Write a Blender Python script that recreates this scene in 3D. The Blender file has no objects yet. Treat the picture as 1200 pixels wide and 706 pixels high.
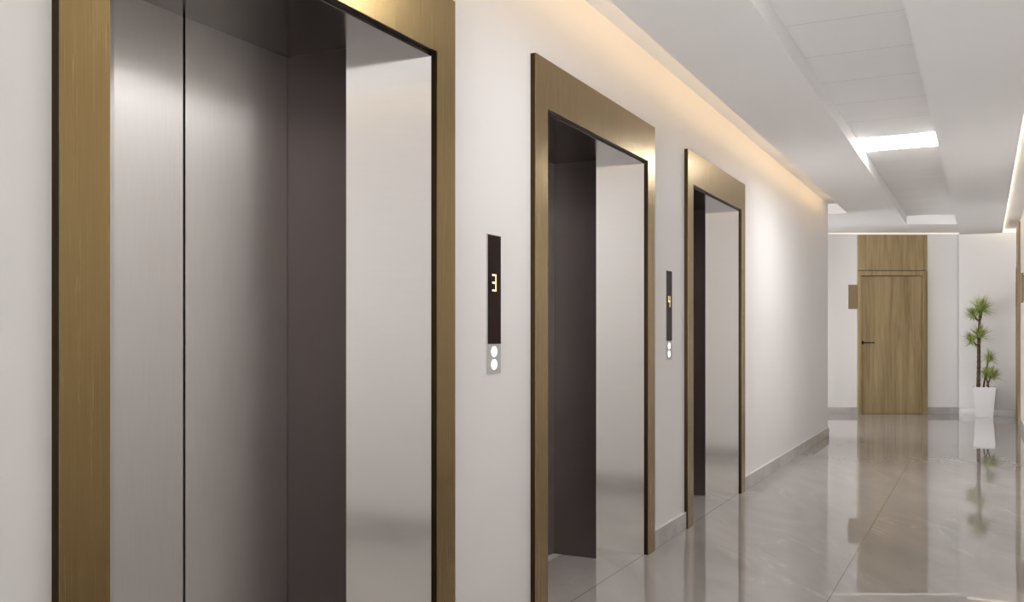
import bpy, bmesh, math, random
from mathutils import Vector, Matrix

random.seed(7)
S = bpy.context.scene
C = S.collection

# ------------------------------------------------------------------ camera
F_PX, VX, VY, EYE = 1103.0, 1153.0, 393.0, 1.2
TH = math.atan((VX - 600.0) / F_PX)
CT, ST = math.cos(TH), math.sin(TH)
cd = bpy.data.cameras.new('camera')
cam = bpy.data.objects.new('camera', cd)
C.objects.link(cam)
cd.sensor_width = 36.0
cd.lens = F_PX / 1200.0 * 36.0
cd.shift_y = (VY - 353.0) / 1200.0
cd.clip_start = 0.02
cam.location = (0, 0, EYE)
cam.rotation_euler = (math.pi / 2, 0, TH)
S.camera = cam

# ------------------------------------------------------------------ light
S.view_settings.view_transform = 'Standard'
S.view_settings.look = 'None'
S.view_settings.gamma = 1
S.view_settings.use_curve_mapping = False
S.view_settings.exposure = 0.0
w = bpy.data.worlds.new('world')
S.world = w
w.use_nodes = True
w.node_tree.nodes['Background'].inputs[0].default_value = (0.02, 0.02, 0.02, 1)
w.node_tree.nodes['Background'].inputs[1].default_value = 0.2

PANEL_POWER = 34.0       # ceiling panels in the tray
NEAR_PANEL_POWER = 17.0  # unseen tray panels on the near side; those behind the camera added for light
SIDE_POWER = 22.0        # panel over the side corridor
COVE_LEFT = 6.0
COVE_RIGHT = 4.4
COVE_FAR = 1.4
COVE_DOOR = 0.6
WARM = (1.0, 0.68, 0.33)
WARM2 = (1.0, 0.84, 0.64)
NEUTRAL = (1.0, 0.985, 0.975)


def area_lamp(name, loc, rot, sx, sy, power, col, spread=180.0):
    l = bpy.data.lights.new(name, 'AREA')
    l.shape = 'RECTANGLE'
    l.size, l.size_y, l.energy, l.color = sx, sy, power, col
    l.spread = math.radians(spread)
    o = bpy.data.objects.new(name, l)
    C.objects.link(o)
    o.location = loc
    o.rotation_euler = rot


COOL_WHITE = (0.97, 0.985, 1.0)
# unseen fill added behind the camera for the ceiling; passage light at its window
area_lamp('ceiling_fill_light', (-0.6, -5.8, 0.7), (math.radians(100), 0, 0), 1.9, 1.2, 39.0, COOL_WHITE, 30.0)
area_lamp('passage_daylight', (-5.30, 12.55, 1.0), (0, math.radians(-125), 0), 1.4, 1.3, 52.0, COOL_WHITE)

# ------------------------------------------------------------------ layout
XW = -1.66      # lift wall
XR = 0.44       # right wall
XLIP = -1.44    # left edge of the dropped ceiling
XRL = 0.233     # right edge of the dropped ceiling
TL, TR = -0.895, -0.31   # ceiling tray
ZC, ZT = 2.64, 2.76      # dropped ceiling, upper ceiling
YB, YE, YF = -6.0, 11.70, 15.62
BD = 14.356     # depth of the angled door wall
LIFTS = (2.045, 4.26, 6.475)


def P(a, b):
    return (a * CT - b * ST, a * ST + b * CT)


def yline(X, b):
    return (b + X * ST) / CT


# ------------------------------------------------------------------ materials
def newmat(name):
    m = bpy.data.materials.new(name)
    m.use_nodes = True
    nt = m.node_tree
    return m, nt, nt.nodes['Principled BSDF']


def rgb(r, g, b):
    def f(c):
        c /= 255.0
        return c / 12.92 if c <= 0.04045 else ((c + 0.055) / 1.055) ** 2.4
    return (f(r), f(g), f(b), 1)


def coords(nt, scale, kind='Object'):
    tc = nt.nodes.new('ShaderNodeTexCoord')
    mp = nt.nodes.new('ShaderNodeMapping')
    mp.inputs['Scale'].default_value = scale
    nt.links.new(tc.outputs[kind], mp.inputs[0])
    return mp.outputs[0]


def noise(nt, vec, scale=1.0, detail=3.0, dist=0.0, rough=0.5):
    n = nt.nodes.new('ShaderNodeTexNoise')
    n.inputs['Scale'].default_value = scale
    n.inputs['Detail'].default_value = detail
    n.inputs['Roughness'].default_value = rough
    n.inputs['Distortion'].default_value = dist
    nt.links.new(vec, n.inputs['Vector'])
    return n.outputs['Fac']


def ramp(nt, fac, stops):
    r = nt.nodes.new('ShaderNodeValToRGB')
    while len(r.color_ramp.elements) < len(stops):
        r.color_ramp.elements.new(0.5)
    for e, (p, c) in zip(r.color_ramp.elements, stops):
        e.position = p
        e.color = c
    nt.links.new(fac, r.inputs[0])
    return r.outputs[0]


def bump(nt, h, bsdf, strength=0.1, dist=0.01):
    b = nt.nodes.new('ShaderNodeBump')
    b.inputs['Strength'].default_value = strength
    b.inputs['Distance'].default_value = dist
    nt.links.new(h, b.inputs['Height'])
    nt.links.new(b.outputs[0], bsdf.inputs['Normal'])


def paint(name, c, rough=0.7, var=0.02, spec=0.3):
    m, nt, b = newmat(name)
    n = noise(nt, coords(nt, (1, 1, 1)), 1.6, 4)
    lo = tuple(x * (1 - var) for x in c[:3]) + (1,)
    hi = tuple(min(1, x * (1 + var)) for x in c[:3]) + (1,)
    nt.links.new(ramp(nt, n, [(0.3, lo), (0.7, hi)]), b.inputs['Base Color'])
    b.inputs['Roughness'].default_value = rough
    b.inputs['Specular IOR Level'].default_value = spec
    return m


def metal(name, c, rough, stretch=(60, 60, 0.7), var=0.12, bstr=0.06, rvar=0.06):
    m, nt, b = newmat(name)
    n = noise(nt, coords(nt, stretch), 3.0, 4, 0.0, 0.6)
    lo = tuple(x * (1 - var) for x in c[:3]) + (1,)
    hi = tuple(min(1, x * (1 + var)) for x in c[:3]) + (1,)
    nt.links.new(ramp(nt, n, [(0.3, lo), (0.7, hi)]), b.inputs['Base Color'])
    b.inputs['Metallic'].default_value = 1.0
    mr = nt.nodes.new('ShaderNodeMapRange')
    mr.inputs['To Min'].default_value = max(0.01, rough - rvar)
    mr.inputs['To Max'].default_value = rough + rvar
    nt.links.new(n, mr.inputs['Value'])
    nt.links.new(mr.outputs[0], b.inputs['Roughness'])
    if bstr > 0:
        bump(nt, n, b, bstr, 0.002)
    return m


def emit(name, c, s):
    m, nt, b = newmat(name)
    b.inputs['Base Color'].default_value = (0.8, 0.8, 0.8, 1)
    b.inputs['Emission Color'].default_value = tuple(c[:3]) + (1,)
    b.inputs['Emission Strength'].default_value = s
    return m


def marble(name, base, vein, dark, rough, grout=False, scale=1.0):
    m, nt, b = newmat(name)
    v = coords(nt, (scale, scale, scale))
    # rotate so that veins run across the slab at an angle
    mp = nt.nodes.new('ShaderNodeMapping')
    rt = nt.nodes.new('ShaderNodeMapping')
    rt.inputs['Rotation'].default_value = (0, 0, math.radians(62))
    nt.links.new(v, rt.inputs[0])
    mp.inputs['Scale'].default_value = (0.50, 1.7, 1)
    nt.links.new(rt.outputs[0], mp.inputs[0])
    big = noise(nt, mp.outputs[0], 1.5, 6, 1.2, 0.6)
    col = ramp(nt, big, [(0.30, dark), (0.52, base), (0.75, tuple(min(1, x * 1.12) for x in base[:3]) + (1,))])
    # thin veins
    n2 = noise(nt, mp.outputs[0], 1.5, 6, 0.8, 0.55)
    sub = nt.nodes.new('ShaderNodeMath'); sub.operation = 'SUBTRACT'; sub.inputs[1].default_value = 0.5
    nt.links.new(n2, sub.inputs[0])
    ab = nt.nodes.new('ShaderNodeMath'); ab.operation = 'ABSOLUTE'
    nt.links.new(sub.outputs[0], ab.inputs[0])
    vr = ramp(nt, ab.outputs[0], [(0.0, (0.8, 0.8, 0.8, 1)), (0.006, (0.22, 0.22, 0.22, 1)), (0.022, (0, 0, 0, 1))])
    n3 = noise(nt, v, 1.1, 3, 0.4)
    mk = ramp(nt, n3, [(0.50, (0, 0, 0, 1)), (0.68, (1, 1, 1, 1))])
    mul = nt.nodes.new('ShaderNodeMath'); mul.operation = 'MULTIPLY'
    nt.links.new(vr, mul.inputs[0]); nt.links.new(mk, mul.inputs[1])
    mx = nt.nodes.new('ShaderNodeMix'); mx.data_type = 'RGBA'
    nt.links.new(mul.outputs[0], mx.inputs[0])
    nt.links.new(col, mx.inputs[6])
    mx.inputs[7].default_value = vein
    out = mx.outputs[2]
    b.inputs['Roughness'].default_value = rough
    if grout:
        tc = nt.nodes.new('ShaderNodeTexCoord')
        sx = nt.nodes.new('ShaderNodeSeparateXYZ')
        nt.links.new(tc.outputs['Object'], sx.inputs[0])

        def lines(sock, off, step, wdt):
            a = nt.nodes.new('ShaderNodeMath'); a.operation = 'SUBTRACT'; a.inputs[1].default_value = off
            nt.links.new(sock, a.inputs[0])
            p = nt.nodes.new('ShaderNodeMath'); p.operation = 'PINGPONG'; p.inputs[1].default_value = step / 2
            nt.links.new(a.outputs[0], p.inputs[0])
            l = nt.nodes.new('ShaderNodeMath'); l.operation = 'LESS_THAN'; l.inputs[1].default_value = wdt
            nt.links.new(p.outputs[0], l.inputs[0])
            return l.outputs[0]
        gx = lines(sx.outputs[0], -0.63, 1.03, 0.0022)
        m2 = nt.nodes.new('ShaderNodeMix'); m2.data_type = 'RGBA'
        nt.links.new(gx, m2.inputs[0])
        nt.links.new(out, m2.inputs[6])
        m2.inputs[7].default_value = tuple(x * 0.42 for x in base[:3]) + (1,)
        out = m2.outputs[2]
    nt.links.new(out, b.inputs['Base Color'])
    return m


def wood(name, light, dark):
    m, nt, b = newmat(name)
    v = coords(nt, (7.0, 7.0, 0.45))
    n = noise(nt, v, 1.6, 6, 0.6, 0.6)
    c1 = ramp(nt, n, [(0.28, dark), (0.5, tuple((x + y) / 2 for x, y in zip(light, dark))), (0.72, light)])
    v2 = coords(nt, (70.0, 70.0, 1.4))
    n2 = noise(nt, v2, 2.0, 3, 0.2)
    c2 = ramp(nt, n2, [(0.35, (0.80, 0.78, 0.74, 1)), (0.65, (1, 1, 1, 1))])
    mx = nt.nodes.new('ShaderNodeMix'); mx.data_type = 'RGBA'; mx.blend_type = 'MULTIPLY'
    mx.inputs[0].default_value = 1.0
    nt.links.new(c1, mx.inputs[6]); nt.links.new(c2, mx.inputs[7])
    nt.links.new(mx.outputs[2], b.inputs['Base Color'])
    b.inputs['Roughness'].default_value = 0.5
    b.inputs['Specular IOR Level'].default_value = 0.35
    return m


M = {}
M['wall'] = paint('wall_paint', (0.84, 0.822, 0.812, 1), 0.55, 0.012, 0.3)
M['ceil'] = paint('ceiling_paint', (0.925, 0.915, 0.91, 1), 0.8, 0.01, 0.2)
M['tile'] = paint('ceiling_tile_paint', (0.88, 0.865, 0.855, 1), 0.6, 0.015, 0.3)
M['floor'] = marble('floor_marble', (0.375, 0.350, 0.337, 1), (0.58, 0.55, 0.525, 1), (0.335, 0.312, 0.300, 1), 0.014, True)
M['base'] = marble('baseboard_marble', (0.50, 0.475, 0.46, 1), (0.72, 0.70, 0.68, 1), (0.41, 0.39, 0.38, 1), 0.15, False, 2.0)
M['basetop'] = paint('baseboard_edge', (0.75, 0.72, 0.69, 1), 0.3)
M['bronze'] = metal('brushed_bronze', (0.335, 0.238, 0.108, 1), 0.26, (90, 90, 1.5), 0.07, 0.13, 0.05)
M['steel'] = metal('brushed_steel', (0.74, 0.72, 0.705, 1), 0.37, (3, 40, 2), 0.02, 0.0, 0.01)
M['edge'] = metal('dark_bronze_edge', (0.055, 0.036, 0.018, 1), 0.3, (30, 30, 2), 0.05, 0.0, 0.02)
M['return'] = metal('shaded_steel', (0.20, 0.175, 0.172, 1), 0.3, (3, 3, 3), 0.02, 0.0, 0.01)  # shade deep in the recess put into a darker steel tint
M['steeld'] = metal('shaded_soffit_steel', (0.24, 0.222, 0.218, 1), 0.18, (3, 3, 3), 0.02, 0.0, 0.01)  # tint darkened as well, for the shade under the lift head
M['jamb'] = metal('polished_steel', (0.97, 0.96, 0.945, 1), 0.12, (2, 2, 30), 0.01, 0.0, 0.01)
M['wood'] = wood('oak_veneer', rgb(186, 165, 126), rgb(138, 118, 84))
M['grid'] = paint('tile_joint_grey', (0.60, 0.585, 0.575, 1), 0.7)
M['gap'] = paint('shadow_gap_brown', (0.035, 0.024, 0.014, 1), 0.8)
M['plaque'] = paint('plaque_brown', rgb(140, 122, 92), 0.45, 0.05)
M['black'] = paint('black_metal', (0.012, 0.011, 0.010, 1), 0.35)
M['pot'] = paint('white_ceramic', (0.93, 0.93, 0.94, 1), 0.25, 0.005, 0.5)
M['soil'] = paint('potting_soil', (0.035, 0.022, 0.014, 1), 0.95, 0.3)
M['panelframe'] = paint('panel_frame', (0.75, 0.74, 0.72, 1), 0.4)
M['plate'] = paint('plate_grey', (0.50, 0.485, 0.475, 1), 0.35, 0.01, 0.5)
M['glow'] = emit('panel_glow', NEUTRAL, PANEL_POWER)
M['glow_near'] = emit('near_panel_glow', NEUTRAL, NEAR_PANEL_POWER)
M['glow_side'] = emit('side_panel_glow', NEUTRAL, SIDE_POWER)
M['led_left'] = emit('led_warm', WARM, COVE_LEFT)
M['led_right'] = emit('led_soft', WARM2, COVE_RIGHT)
M['led_far'] = emit('led_far', WARM2, COVE_FAR)
M['led_door'] = emit('led_door', WARM2, COVE_DOOR)
M['digit'] = emit('digit_glow', (1.0, 0.72, 0.18), 1.1)
M['button'] = emit('button_glow', (1.0, 0.99, 0.96), 1.2)
m, nt, b = newmat('display_glass')
b.inputs['Base Color'].default_value = (0.016, 0.003, 0.003, 1)
b.inputs['Roughness'].default_value = 0.12
b.inputs['Specular IOR Level'].default_value = 0.06
M['display'] = m
m, nt, b = newmat('trunk_bark')
n = noise(nt, coords(nt, (14, 14, 60)), 2.0, 4, 0.3)
nt.links.new(ramp(nt, n, [(0.3, (0.05, 0.026, 0.014, 1)), (0.7, (0.21, 0.125, 0.075, 1))]), b.inputs['Base Color'])
b.inputs['Roughness'].default_value = 0.85
bump(nt, n, b, 0.5, 0.01)
M['bark'] = m
m, nt, b = newmat('leaf_green')
n = noise(nt, coords(nt, (18, 18, 18)), 1.0, 2)
nt.links.new(ramp(nt, n, [(0.3, (0.22, 0.31, 0.05, 1)), (0.7, (0.58, 0.64, 0.22, 1))]), b.inputs['Base Color'])
b.inputs['Roughness'].default_value = 0.45
M['leaf'] = m


# ------------------------------------------------------------------ mesh helpers
def box(bm, x0, x1, y0, y1, z0, z1):
    v = [bm.verts.new(p) for p in ((x0, y0, z0), (x1, y0, z0), (x1, y1, z0), (x0, y1, z0),
                                   (x0, y0, z1), (x1, y0, z1), (x1, y1, z1), (x0, y1, z1))]
    for f in ((0, 3, 2, 1), (4, 5, 6, 7), (0, 1, 5, 4), (1, 2, 6, 5), (2, 3, 7, 6), (3, 0, 4, 7)):
        bm.faces.new([v[i] for i in f])


def prism(bm, pts, z0, z1):
    n = len(pts)
    area = sum(pts[i][0] * pts[(i + 1) % n][1] - pts[(i + 1) % n][0] * pts[i][1] for i in range(n))
    if area < 0:
        pts = pts[::-1]
    lo = [bm.verts.new((x, y, z0)) for x, y in pts]
    hi = [bm.verts.new((x, y, z1)) for x, y in pts]
    bm.faces.new(lo[::-1])
    bm.faces.new(hi)
    for i in range(n):
        j = (i + 1) % n
        bm.faces.new((lo[i], lo[j], hi[j], hi[i]))


def obj(name, bm, mat, parent=None, smooth=False, bevel=0.0):
    me = bpy.data.meshes.new(name)
    bmesh.ops.recalc_face_normals(bm, faces=bm.faces)
    if smooth:
        for f in bm.faces:
            f.smooth = True
    bm.to_mesh(me)
    bm.free()
    o = bpy.data.objects.new(name, me)
    me.materials.append(mat)
    C.objects.link(o)
    if parent:
        o.parent = parent
    if bevel > 0:
        md = o.modifiers.new('bevel', 'BEVEL')
        md.width = bevel
        md.segments = 2
        md.limit_method = 'ANGLE'
    return o


def boxobj(name, dims, mat, parent=None, bevel=0.0):
    bm = bmesh.new()
    box(bm, *dims)
    return obj(name, bm, mat, parent, bevel=bevel)


def tag(o, label, cat, group=None):
    o['label'] = label
    o['category'] = cat
    if group:
        o['group'] = group
    return o


def struct(o):
    o['kind'] = 'structure'
    return o


def thing(name, loc, rz=0.0):
    o = bpy.data.objects.new(name, None)
    o.empty_display_size = 0.1
    C.objects.link(o)
    o.location = loc
    o.rotation_euler = (0, 0, rz)
    return o


def copy_tree(o, parent=None):
    c = o.copy()
    C.objects.link(c)
    c.parent = parent
    for ch in list(o.children):
        copy_tree(ch, c)
    return c


# ------------------------------------------------------------------ floor
bm = bmesh.new()
box(bm, -5.8, 0.7, -6.3, 17.5, -0.1, 0.0)
struct(obj('floor', bm, M['floor']))

# ------------------------------------------------------------------ walls
OH, OZ = 0.66, 2.15     # lift opening half width and height
bm = bmesh.new()
ys = [YB]
for yc in LIFTS:
    ys += [yc - OH, yc + OH]
ys.append(YE)
for i in range(0, len(ys), 2):
    box(bm, XW - 0.10, XW, ys[i], ys[i + 1], 0, ZT)
for i in range(1, len(ys) - 1, 2):
    box(bm, XW - 0.10, XW, ys[i], ys[i + 1], OZ, ZT)
box(bm, -5.5, XW - 0.10, YE - 0.10, YE, 0, ZT)
struct(obj('wall_left', bm, M['wall']))

struct(boxobj('wall_right', (XR, XR + 0.12, YB, YF, 0, ZT), M['wall']))
bm = bmesh.new()
box(bm, XW - 0.1, -1.55, YB - 0.12, YB, 0, ZT)
box(bm, 0.35, XR + 0.12, YB - 0.12, YB, 0, ZT)
box(bm, -1.55, 0.35, YB - 0.12, YB, 0, 0.2)
box(bm, -1.55, 0.35, YB - 0.12, YB, 2.5, ZT)
struct(obj('wall_back', bm, M['wall']))


def window(name, ax, u0, u1, z0, z1, c0, c1, mull):
    bm = bmesh.new()
    def bar(a, b, z_, z2):
        if ax == 'x':
            box(bm, a, b, c0, c1, z_, z2)
        else:
            box(bm, c0, c1, a, b, z_, z2)
    bar(u0, u0 + 0.05, z0, z1)
    bar(u1 - 0.05, u1, z0, z1)
    bar(u0 + 0.05, u1 - 0.05, z0, z0 + 0.05)
    bar(u0 + 0.05, u1 - 0.05, z1 - 0.05, z1)
    for mm in mull:
        bar(mm - 0.02, mm + 0.02, z0 + 0.05, z1 - 0.05)
    struct(obj(name, bm, M['panelframe']))


window('added_window', 'x', -1.55, 0.35, 0.2, 2.5, YB - 0.09, YB - 0.03, (-0.6,))  # added frame behind the camera, dressing for the ceiling fill lamp
window('window_2', 'y', 11.85, 13.25, 0.3, 2.5, -5.58, -5.52, (12.55,))
struct(boxobj('wall_far', (-0.335, XR + 0.12, YF, YF + 0.24, 0, ZT), M['wall']))
bm = bmesh.new()
prism(bm, [P(-0.2, BD), P(7.2, BD), P(7.2, BD + 0.12), P(-0.2, BD + 0.12)], 0, ZT)
struct(obj('wall_angled', bm, M['wall']))
bm = bmesh.new()
box(bm, -5.6, -5.5, 11.5, 11.85, 0, ZT)
box(bm, -5.6, -5.5, 13.25, 14.0, 0, ZT)
box(bm, -5.6, -5.5, 11.85, 13.25, 0, 0.3)
box(bm, -5.6, -5.5, 11.85, 13.25, 2.5, ZT)
struct(obj('wall_side', bm, M['wall']))


# ------------------------------------------------------------------ ceiling
bm = bmesh.new()
box(bm, -5.8, 0.7, -6.3, 17.5, ZT, ZT + 0.08)
box(bm, XLIP, TL, YB, YE, ZC, ZT)                                    # strip left of the tray
prism(bm, [((YE * CT - 12.41) / ST, YE), (TL, YE), (TL, yline(TL, 12.2)), (TR, yline(TR, 12.2)),
           (TR, yline(TR, 12.41))], ZC, ZT)                          # beyond the lift wall
box(bm, TR, XRL, YB, 14.93, ZC, ZT)                                  # strip right of the tray
struct(obj('ceiling', bm, M['ceil']))


# ------------------------------------------------------------------ baseboards
def baseboard(name, segs):
    bm = bmesh.new()
    for s in segs:
        box(bm, *s)
    o = struct(obj(name, bm, M['base'], bevel=0.002))
    return o


ow = 0.78
segs = []
prev = YB
for yc in LIFTS:
    segs.append((XW, XW + 0.014, prev, yc - ow, 0, 0.1))
    prev = yc + ow
segs.append((XW, XW + 0.014, prev, YE, 0, 0.1))
bl = baseboard('baseboard_left', segs)
bm = bmesh.new()
for s in segs:
    box(bm, s[0], s[1] - 0.001, s[2], s[3], 0.1, 0.104)
o = obj('top_edge', bm, M['basetop'], bl)
baseboard('baseboard_right', [(XR - 0.014, XR, YB, 14.30, 0, 0.1), (XR - 0.014, XR, 15.40, YF, 0, 0.1)])
baseboard('baseboard_far', [(-0.335, XR - 0.014, YF - 0.014, YF, 0, 0.1)])
bm = bmesh.new()
for a0, a1 in ((-0.1, 5.262), (6.322, 7.1)):
    prism(bm, [P(a0, BD - 0.014), P(a1, BD - 0.014), P(a1, BD), P(a0, BD)], 0, 0.1)
struct(obj('baseboard_angled', bm, M['base']))


# ------------------------------------------------------------------ lifts
def make_lift():
    t = thing('elevator_entrance', (XW, LIFTS[0], 0))
    # bronze casing, proud of the wall
    for s in (-1, 1):
        y0, y1 = sorted((s * OH, s * ow))
        c = boxobj('side_casing', (0.021, 0.024, y0, y1, 0, OZ), M['bronze'], t)
        boxobj('casing_edge', (0, 0.021, y0, y1, 0, OZ), M['edge'], c)
    c = boxobj('head_casing', (0.021, 0.024, -ow, ow, OZ, 2.355), M['bronze'], t)
    boxobj('casing_edge', (0, 0.021, -ow, ow, OZ, 2.355), M['edge'], c)
    # splayed polished jambs and straight returns
    for s in (-1, 1):
        bm = bmesh.new()
        prism(bm, [(0, s * OH), (-0.2, s * 0.458), (-0.2, s * 0.498), (-0.06, s * (OH + 0.0)), ], 0, OZ)
        obj('splayed_jamb', bm, M['jamb'], t)
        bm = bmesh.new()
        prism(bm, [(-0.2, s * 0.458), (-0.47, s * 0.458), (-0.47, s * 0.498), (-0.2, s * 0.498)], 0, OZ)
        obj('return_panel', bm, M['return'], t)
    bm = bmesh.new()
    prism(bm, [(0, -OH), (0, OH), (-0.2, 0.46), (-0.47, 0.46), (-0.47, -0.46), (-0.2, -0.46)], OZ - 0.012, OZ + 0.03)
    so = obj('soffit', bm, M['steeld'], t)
    for s in (-1, 1):
        y0, y1 = sorted((s * 0.005, s * 0.457))
        boxobj('door_panel', (-0.47, -0.445, y0, y1, 0.006, OZ - 0.012), M['steel'], t)
    boxobj('shaft_backing', (-0.50, -0.474, -0.47, 0.47, 0.0, OZ), M['black'], t)  # black sheet added so the seam between the doors looks dark
    boxobj('sill', (-0.47, -0.40, -0.45, 0.45, 0.0, 0.004), M['plate'], t)
    return t


lift_labels = ['nearest elevator entrance, bronze frame around closed steel doors, cut off by the picture bottom',
               'middle elevator entrance, bronze frame between the two floor displays',
               'farthest elevator entrance, narrow-looking bronze frame before the long blank wall']
lift = make_lift()
for i, yc in enumerate(LIFTS):
    o = lift if i == 0 else copy_tree(lift)
    o.location = (XW, yc, 0)
    tag(o, lift_labels[i], 'elevator', 'elevator entrances along the left wall')

# ------------------------------------------------------------------ call displays
SEG = {'a': ((-1, 1), (1, 1)), 'b': ((1, 1), (1, 0)), 'c': ((1, 0), (1, -1)), 'd': ((-1, -1), (1, -1)),
       'e': ((-1, 0), (-1, -1)), 'f': ((-1, 1), (-1, 0)), 'g': ((-1, 0), (1, 0))}


def display(yc, segs, label):
    t = thing('floor_display', (XW, yc, 1.055))
    boxobj('housing', (0, 0.0035, -0.056, 0.056, 0, 0.525), M['plate'], t, 0.0005)
    boxobj('screen', (0.0035, 0.0050, -0.050, 0.054, 0.112, 0.522), M['display'], t)
    bm = bmesh.new()
    hw, hh, k = 0.013, 0.029, 0.0034
    zc = 0.343
    for s in segs:
        (ax, az), (bx, bz) = SEG[s]
        y0, y1 = sorted((ax * hw, bx * hw))
        z0, z1 = sorted((az * hh, bz * hh))
        box(bm, 0.0050, 0.0056, y0 - k - 0.001, y1 + k - 0.001, zc + z0 - k, zc + z1 + k)
    obj('digit', bm, M['digit'], t)
    for zb in (0.082, 0.034):
        bm = bmesh.new()
        bmesh.ops.create_cone(bm, cap_ends=True, segments=32, radius1=1, radius2=1, depth=0.004)
        for v in bm.verts:
            x, y, z = v.co
            v.co = Vector((0.0035 + z * 0.5 + 0.001, x * 0.022, zb + y * 0.0195))
        bn = obj('call_button', bm, M['button'], t)
    return tag(t, label, 'elevator display', 'floor displays beside the elevators')


display(3.152, 'abcdg', 'dark floor display showing a yellow 3, on the wall right of the nearest elevator')
display(5.367, 'fgbc', 'dark floor display showing a yellow 4, on the wall left of the farthest elevator')

# ------------------------------------------------------------------ oak door on the angled wall
ax, ay = P(5.792, BD)
d = struct(thing('door_1', (ax, ay, 0), TH))
HW = 0.527
boxobj('door_backing', (-HW, HW, -0.004, 0, 0, 2.725), M['gap'], d)  # near-black sheet paints the shade in the joints round the leaf
boxobj('transom_panel', (-HW, HW, -0.035, -0.004, 2.186, 2.725), M['wood'], d, 0.002)
bm = bmesh.new()
box(bm, -HW, -HW + 0.045, -0.05, -0.004, 0, 2.178)
box(bm, HW - 0.072, HW, -0.05, -0.004, 0, 2.178)
box(bm, -HW + 0.045, HW - 0.072, -0.05, -0.004, 2.105, 2.178)
obj('door_frame', bm, M['wood'], d, bevel=0.002)
lf = boxobj('door_leaf', (-HW + 0.051, HW - 0.078, -0.014, -0.004, 0.004, 2.097), M['wood'], d)
bm = bmesh.new()
box(bm, -HW + 0.060, -HW + 0.095, -0.020, -0.012, 1.06, 1.11)
box(bm, -HW + 0.070, -HW + 0.085, -0.060, -0.020, 1.078, 1.093)
box(bm, -HW + 0.070, -HW + 0.245, -0.066, -0.054, 1.077, 1.094)
h = obj('door_handle', bm, M['black'], lf, bevel=0.002)

ax, ay = P(5.193, BD)
t = thing('door_sign', (ax, ay, 1.60), TH)
boxobj('sign_plate', (-0.066, 0.066, -0.02, -0.004, 0, 0.368), M['plaque'], t, 0.002)
boxobj('wall_bracket', (-0.045, 0.045, -0.004, 0, 0.03, 0.338), M['black'], t)
tag(t, 'blank brown door sign on the white wall left of the oak door', 'sign')

# door and signs on the right wall, seen edge-on
d2 = struct(thing('door_2', (XR, 14.85, 0)))
boxobj('transom_panel', (-0.024, 0, -0.52, 0.52, 2.185, 2.725), M['wood'], d2)
bm = bmesh.new()
box(bm, -0.03, 0, -0.52, -0.45, 0, 2.176)
box(bm, -0.03, 0, 0.45, 0.52, 0, 2.176)
box(bm, -0.03, 0, -0.45, 0.45, 2.105, 2.176)
obj('door_frame', bm, M['wood'], d2)
boxobj('door_leaf', (-0.012, 0, -0.447, 0.447, 0.004, 2.102), M['wood'], d2)
for yy, lb in ((15.48, 'thin brown sign seen edge-on at the right wall, beside the corner with the plant'),
               (13.22, 'dark sign cut off by the right picture edge on the right wall')):
    t = thing('door_sign', (XR, yy, 1.60))
    boxobj('sign_plate', (-0.028, -0.004, -0.066, 0.066, 0, 0.368), M['plaque'], t)
    boxobj('wall_bracket', (-0.004, 0, -0.045, 0.045, 0.03, 0.338), M['black'], t)
    tag(t, lb, 'sign')

# ------------------------------------------------------------------ ceiling tray: tiles and panels
PITCH = 0.5985
Y0 = 7.835
lights = {0, -8, -15, -22}
k = -23
tile = None
tiles = []
pan = None
while True:
    ya = Y0 + k * PITCH
    if ya + PITCH > 13.35:
        break
    yb = ya + PITCH - 0.004
    if k in lights:
        if pan is None:
            pan = thing('ceiling_light_panel', (0, 0, 0))
            bm = bmesh.new()
            W = TR - TL
            for b_ in ((0, W, 0, 0.012), (0, W, PITCH - 0.016, PITCH - 0.004), (0, 0.012, 0.012, PITCH - 0.016),
                       (W - 0.012, W, 0.012, PITCH - 0.016)):
                box(bm, b_[0], b_[1], b_[2], b_[3], 0, 0.014)
            obj('panel_frame', bm, M['panelframe'], pan)
            boxobj('diffuser', (0.012, W - 0.012, 0.012, PITCH - 0.016, 0.002, 0.012), M['glow'], pan)
            main_mesh = [c for c in pan.children if c.name.startswith('diffuser')][0].data
            near_mesh = main_mesh.copy()
            near_mesh.materials[0] = M['glow_near']
            o = pan
        else:
            o = copy_tree(pan)
        o.location = (TL, ya, ZT - 0.014)
        diff = [c for c in o.children if c.name.startswith('diffuser')][0]
        diff.data = near_mesh if k != 0 else main_mesh
        if k == 0:
            tag(o, 'glowing white light panel set in the ceiling tray, the one in view', 'ceiling light', 'light panels in the ceiling tray')
        else:
            tag(o, 'white ceiling light panel outside the picture, nearer than the one in view', 'ceiling light', 'light panels in the ceiling tray')
    else:
        if tile is None:
            W = TR - TL
            bm = bmesh.new()
            box(bm, 0.0, W, 0, PITCH - 0.006, 0, 0.010)
            tile = obj('ceiling_tile', bm, M['tile'],)
            o = tile
        else:
            o = tile.copy()
            C.objects.link(o)
        o.location = (TL, ya, ZT - 0.010)
        tiles.append((k, o))
    k += 1
bm = bmesh.new()
for kk in range(-22, 10):
    yg = Y0 + kk * PITCH
    if yg < 13.3:
        box(bm, TL, TR, yg - 0.007, yg + 0.0, ZT - 0.0099, ZT)
struct(obj('trim_1', bm, M['grid']))
for k, o in tiles:
    if k > 0:
        lb = 'plain grey ceiling tile in the tray, beyond the glowing light panel'
    else:
        lb = 'plain grey ceiling tile in the tray, nearer than the glowing light panel'
    tag(o, lb, 'ceiling tile', 'tray ceiling tiles beyond the light' if k > 0 else 'tray ceiling tiles before the light')

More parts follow.
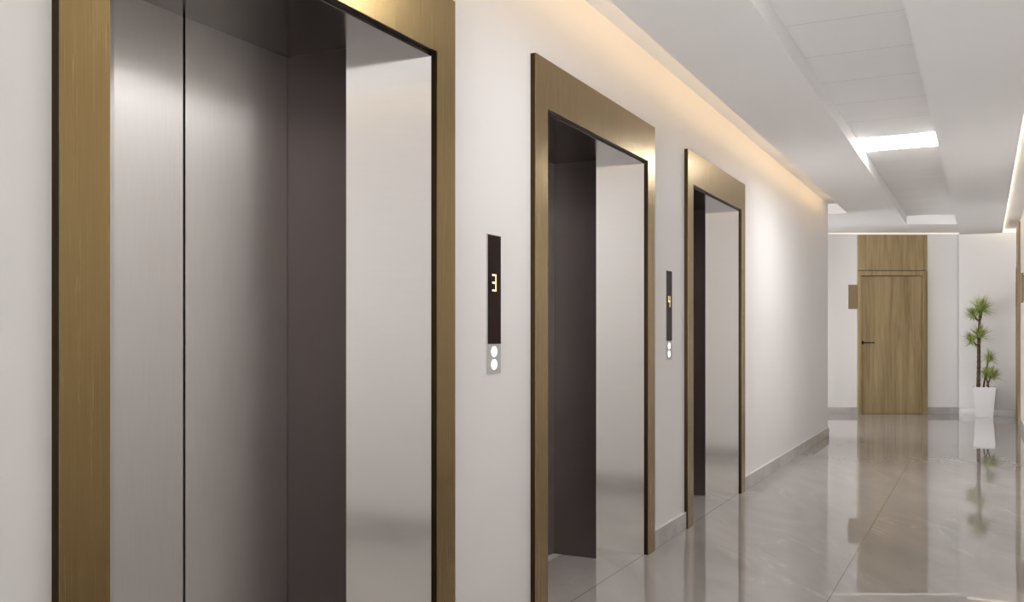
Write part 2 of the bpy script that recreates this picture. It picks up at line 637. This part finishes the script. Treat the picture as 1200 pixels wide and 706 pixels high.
# side corridor panel lamps (out of view, left of the angled wall)
sp = None
for i, (x, y) in enumerate(((-2.9, 12.4), (-4.3, 12.35))):
    if sp is None:
        sp = thing('ceiling_light_panel', (0, 0, 0))
        bm = bmesh.new()
        for b_ in ((-.3, .3, -.3, -.288), (-.3, .3, .288, .3), (-.3, -.288, -.288, .288), (.288, .3, -.288, .288)):
            box(bm, *b_, 0, 0.014)
        obj('panel_frame', bm, M['panelframe'], sp)
        boxobj('diffuser', (-.288, .288, -.288, .288, 0.002, 0.012), M['glow_side'], sp)
        o = sp
    else:
        o = copy_tree(sp)
    b_here = -x * ST + y * CT
    o.location = (x, y, (ZC if b_here < 12.41 else ZT) - 0.014)
    tag(o, 'white light panel in the side passage ceiling, hidden behind the end of the elevator wall', 'ceiling light', 'side passage light panels')


# ------------------------------------------------------------------ LED coves
def led(name, dims, mat, rail, label, loc=(0, 0, 0), rz=0):
    t = thing(name, loc, rz)
    boxobj('diffuser_strip', dims, mat, t)
    boxobj('mounting_rail', rail, M['panelframe'], t)
    return tag(t, label, 'LED strip light')


led('led_strip', (XLIP - 0.012, XLIP - 0.004, YB + 0.02, YE - 0.35, 2.715, 2.740), M['led_left'],
    (XLIP - 0.004, XLIP, YB + 0.02, YE - 0.35, 2.710, 2.745), 'warm cove strip light hidden in the ceiling gap along the elevator wall')
led('led_strip', (XRL + 0.004, XRL + 0.016, YB + 0.02, YF - 0.02, 2.735, 2.752), M['led_right'],
    (XRL, XRL + 0.004, YB + 0.02, 14.92, 2.70, 2.756), 'pale cove strip light running along the right wall ceiling gap')
led('led_strip', (-0.22, XR - 0.01, YF - 0.016, YF - 0.004, 2.715, 2.738), M['led_far'],
    (-0.22, XR - 0.01, YF - 0.004, YF, 2.712, 2.742), 'short cove strip light at the top of the far wall above the plant')
ax, ay = P(0, BD)
led('led_strip', (0.6, 6.85, -0.020, -0.006, 2.742, 2.756), M['led_door'],
    (0.6, 6.85, -0.006, 0.0, 2.738, 2.758), 'faint warm strip light along the wall top above the oak door', (ax, ay, 0), TH)

# ------------------------------------------------------------------ potted plant
PX, PY = P(6.955, 13.86)
PX, PY = PX, YF - 0.25
t = thing('potted_plant', (PX, PY, 0))
bm = bmesh.new()
n = 4
rings = [(0.118, 0.0), (0.148, 0.425), (0.152, 0.430), (0.152, 0.445), (0.138, 0.445), (0.132, 0.40)]
vr = []
for r, z in rings:
    vr.append([bm.verts.new((sx * r, sy * r, z)) for sx, sy in ((-1, -1), (1, -1), (1, 1), (-1, 1))])
for i in range(len(vr) - 1):
    for j in range(4):
        bm.faces.new((vr[i][j], vr[i][(j + 1) % 4], vr[i + 1][(j + 1) % 4], vr[i + 1][j]))
bm.faces.new(vr[0][::-1])
bm.faces.new(vr[-1])
obj('pot', bm, M['pot'], t, bevel=0.006)
bm = bmesh.new()
g = 12
vv = [[bm.verts.new((-0.13 + 0.26 * i / g, -0.13 + 0.26 * j / g, 0.418 + random.uniform(-0.006, 0.008))) for j in range(g + 1)] for i in range(g + 1)]
for i in range(g):
    for j in range(g):
        bm.faces.new((vv[i][j], vv[i + 1][j], vv[i + 1][j + 1], vv[i][j + 1]))
obj('soil', bm, M['soil'], t, smooth=True)


def tube(bm, pts, radii, seg=10):
    prev = None
    for i, p in enumerate(pts):
        p = Vector(p)
        d_ = (Vector(pts[min(i + 1, len(pts) - 1)]) - Vector(pts[max(i - 1, 0)])).normalized()
        u = d_.cross(Vector((0, 1, 0.01))).normalized()
        v_ = d_.cross(u)
        ring = [bm.verts.new(p + (u * math.cos(2 * math.pi * k / seg) + v_ * math.sin(2 * math.pi * k / seg)) * radii[i]) for k in range(seg)]
        if prev:
            for k in range(seg):
                bm.faces.new((prev[k], prev[(k + 1) % seg], ring[(k + 1) % seg], ring[k]))
        else:
            bm.faces.new(ring[::-1])
        prev = ring
    bm.faces.new(prev)


def stem(name, pts, r0, r1, knob=0.06):
    # resample with leaf-scar rings
    P_ = [Vector(p) for p in pts]
    out, rad = [], []
    N = 26
    for i in range(N + 1):
        s = i / N * (len(P_) - 1)
        a = min(int(s), len(P_) - 2)
        out.append(P_[a].lerp(P_[a + 1], s - a))
        rad.append((r0 + (r1 - r0) * i / N) * (1 + (knob if i % 2 else -knob)))
    bm = bmesh.new()
    tube(bm, out, rad)
    return obj(name, bm, M['bark'], t, smooth=True)


def leaf(bm, base, dirv, length, width, droop):
    up = Vector((0, 0, 1))
    side = dirv.cross(up)
    if side.length < 0.05:
        side = Vector((1, 0, 0))
    side.normalize()
    N = 6
    prev = None
    p = Vector(base)
    d_ = dirv.normalized()
    for i in range(N + 1):
        u = i / N
        w_ = width * (0.55 + 0.45 * math.sin(math.pi * min(1, u * 1.3))) * (1 - u ** 3) + 0.0004
        nrm = side.cross(d_).normalized()
        p.y = min(p.y, 0.20)
        ring = [bm.verts.new(p - side * w_), bm.verts.new(p - nrm * w_ * 0.35), bm.verts.new(p + side * w_)]
        if prev:
            bm.faces.new((prev[0], prev[1], ring[1], ring[0]))
            bm.faces.new((prev[1], prev[2], ring[2], ring[1]))
        prev = ring
        d_ = (d_ + Vector((0, 0, -droop / N))).normalized()
        p = p + d_ * (length / N)


def rosette(c, r, n, tilt=(0, 0, 0), up=0.5):
    bm = bmesh.new()
    for i in range(n):
        az = i * 2.39996 + random.uniform(-0.2, 0.2)
        el = math.radians(random.uniform(-20, 84)) if i % 3 else math.radians(random.uniform(25, 88))
        dv = Vector((math.cos(az) * math.cos(el), math.sin(az) * math.cos(el), math.sin(el))) + Vector(tilt)
        off = Vector((0, 0, random.uniform(-0.03, 0.03)))
        leaf(bm, Vector(c) + off, dv, 1.15 * r * random.uniform(0.7, 1.12), 0.0085, random.uniform(0.2, 0.8))
    return obj('leaf_cluster', bm, M['leaf'], t)


def q(px, py, dy=0.0):
    """photo pixel -> point relative to the pot"""
    b_ = 13.86
    a_ = b_ * (px - 600) / F_PX
    X, Y = P(a_, b_)
    z = EYE - (py - VY) * b_ / F_PX
    return (X - PX, dy, z)


stem('trunk', [q(1146.5, 454), q(1147, 425), q(1147, 400), q(1147.5, 385)], 0.026, 0.020)
stem('branch', [q(1147.5, 386), q(1148, 375), q(1147.5, 362)], 0.018, 0.012)
stem('branch', [q(1148, 378, 0.0), q(1150, 372, 0.03), q(1151, 362, 0.03)], 0.009, 0.008)
stem('branch', [q(1147.5, 377), q(1144, 374, -0.02), q(1141.5, 369, -0.03)], 0.010, 0.008)
stem('branch', [q(1147, 406), q(1143.5, 404, -0.03), q(1140.5, 400, -0.04)], 0.012, 0.009)
stem('branch', [q(1152.5, 454, 0.02), q(1154, 444, 0.02), q(1156, 432, 0.02), q(1158, 422, 0.02)], 0.012, 0.008)
stem('branch', [q(1158.5, 454, -0.04), q(1157, 447, -0.04), q(1154.5, 440, -0.04)], 0.012, 0.008)
stem('branch', [q(1156.5, 452, -0.06), q(1159, 446, -0.06), q(1161, 441, -0.06)], 0.011, 0.008)
rosette(q(1148, 365), 0.215, 90)
rosette(q(1151, 364, 0.05), 0.19, 60, (0.3, 0, 0))
rosette(q(1141, 370.5, -0.04), 0.15, 60, (-0.55, 0, 0.1))
rosette(q(1147.5, 396), 0.20, 90, (0.15, 0, 0.1))
rosette(q(1140, 401.5, -0.06), 0.17, 70, (-0.55, 0, 0.1))
rosette(q(1159, 422, 0.03), 0.15, 70, (0.1, 0, 0))
rosette(q(1155.5, 440, -0.04), 0.14, 60, (-0.1, 0, 0.3))
rosette(q(1162, 441, -0.07), 0.16, 80, (0.3, 0, 0.2))
tag(t, 'potted plant with spiky green leaf tufts on brown stems in a tall white pot', 'potted plant')
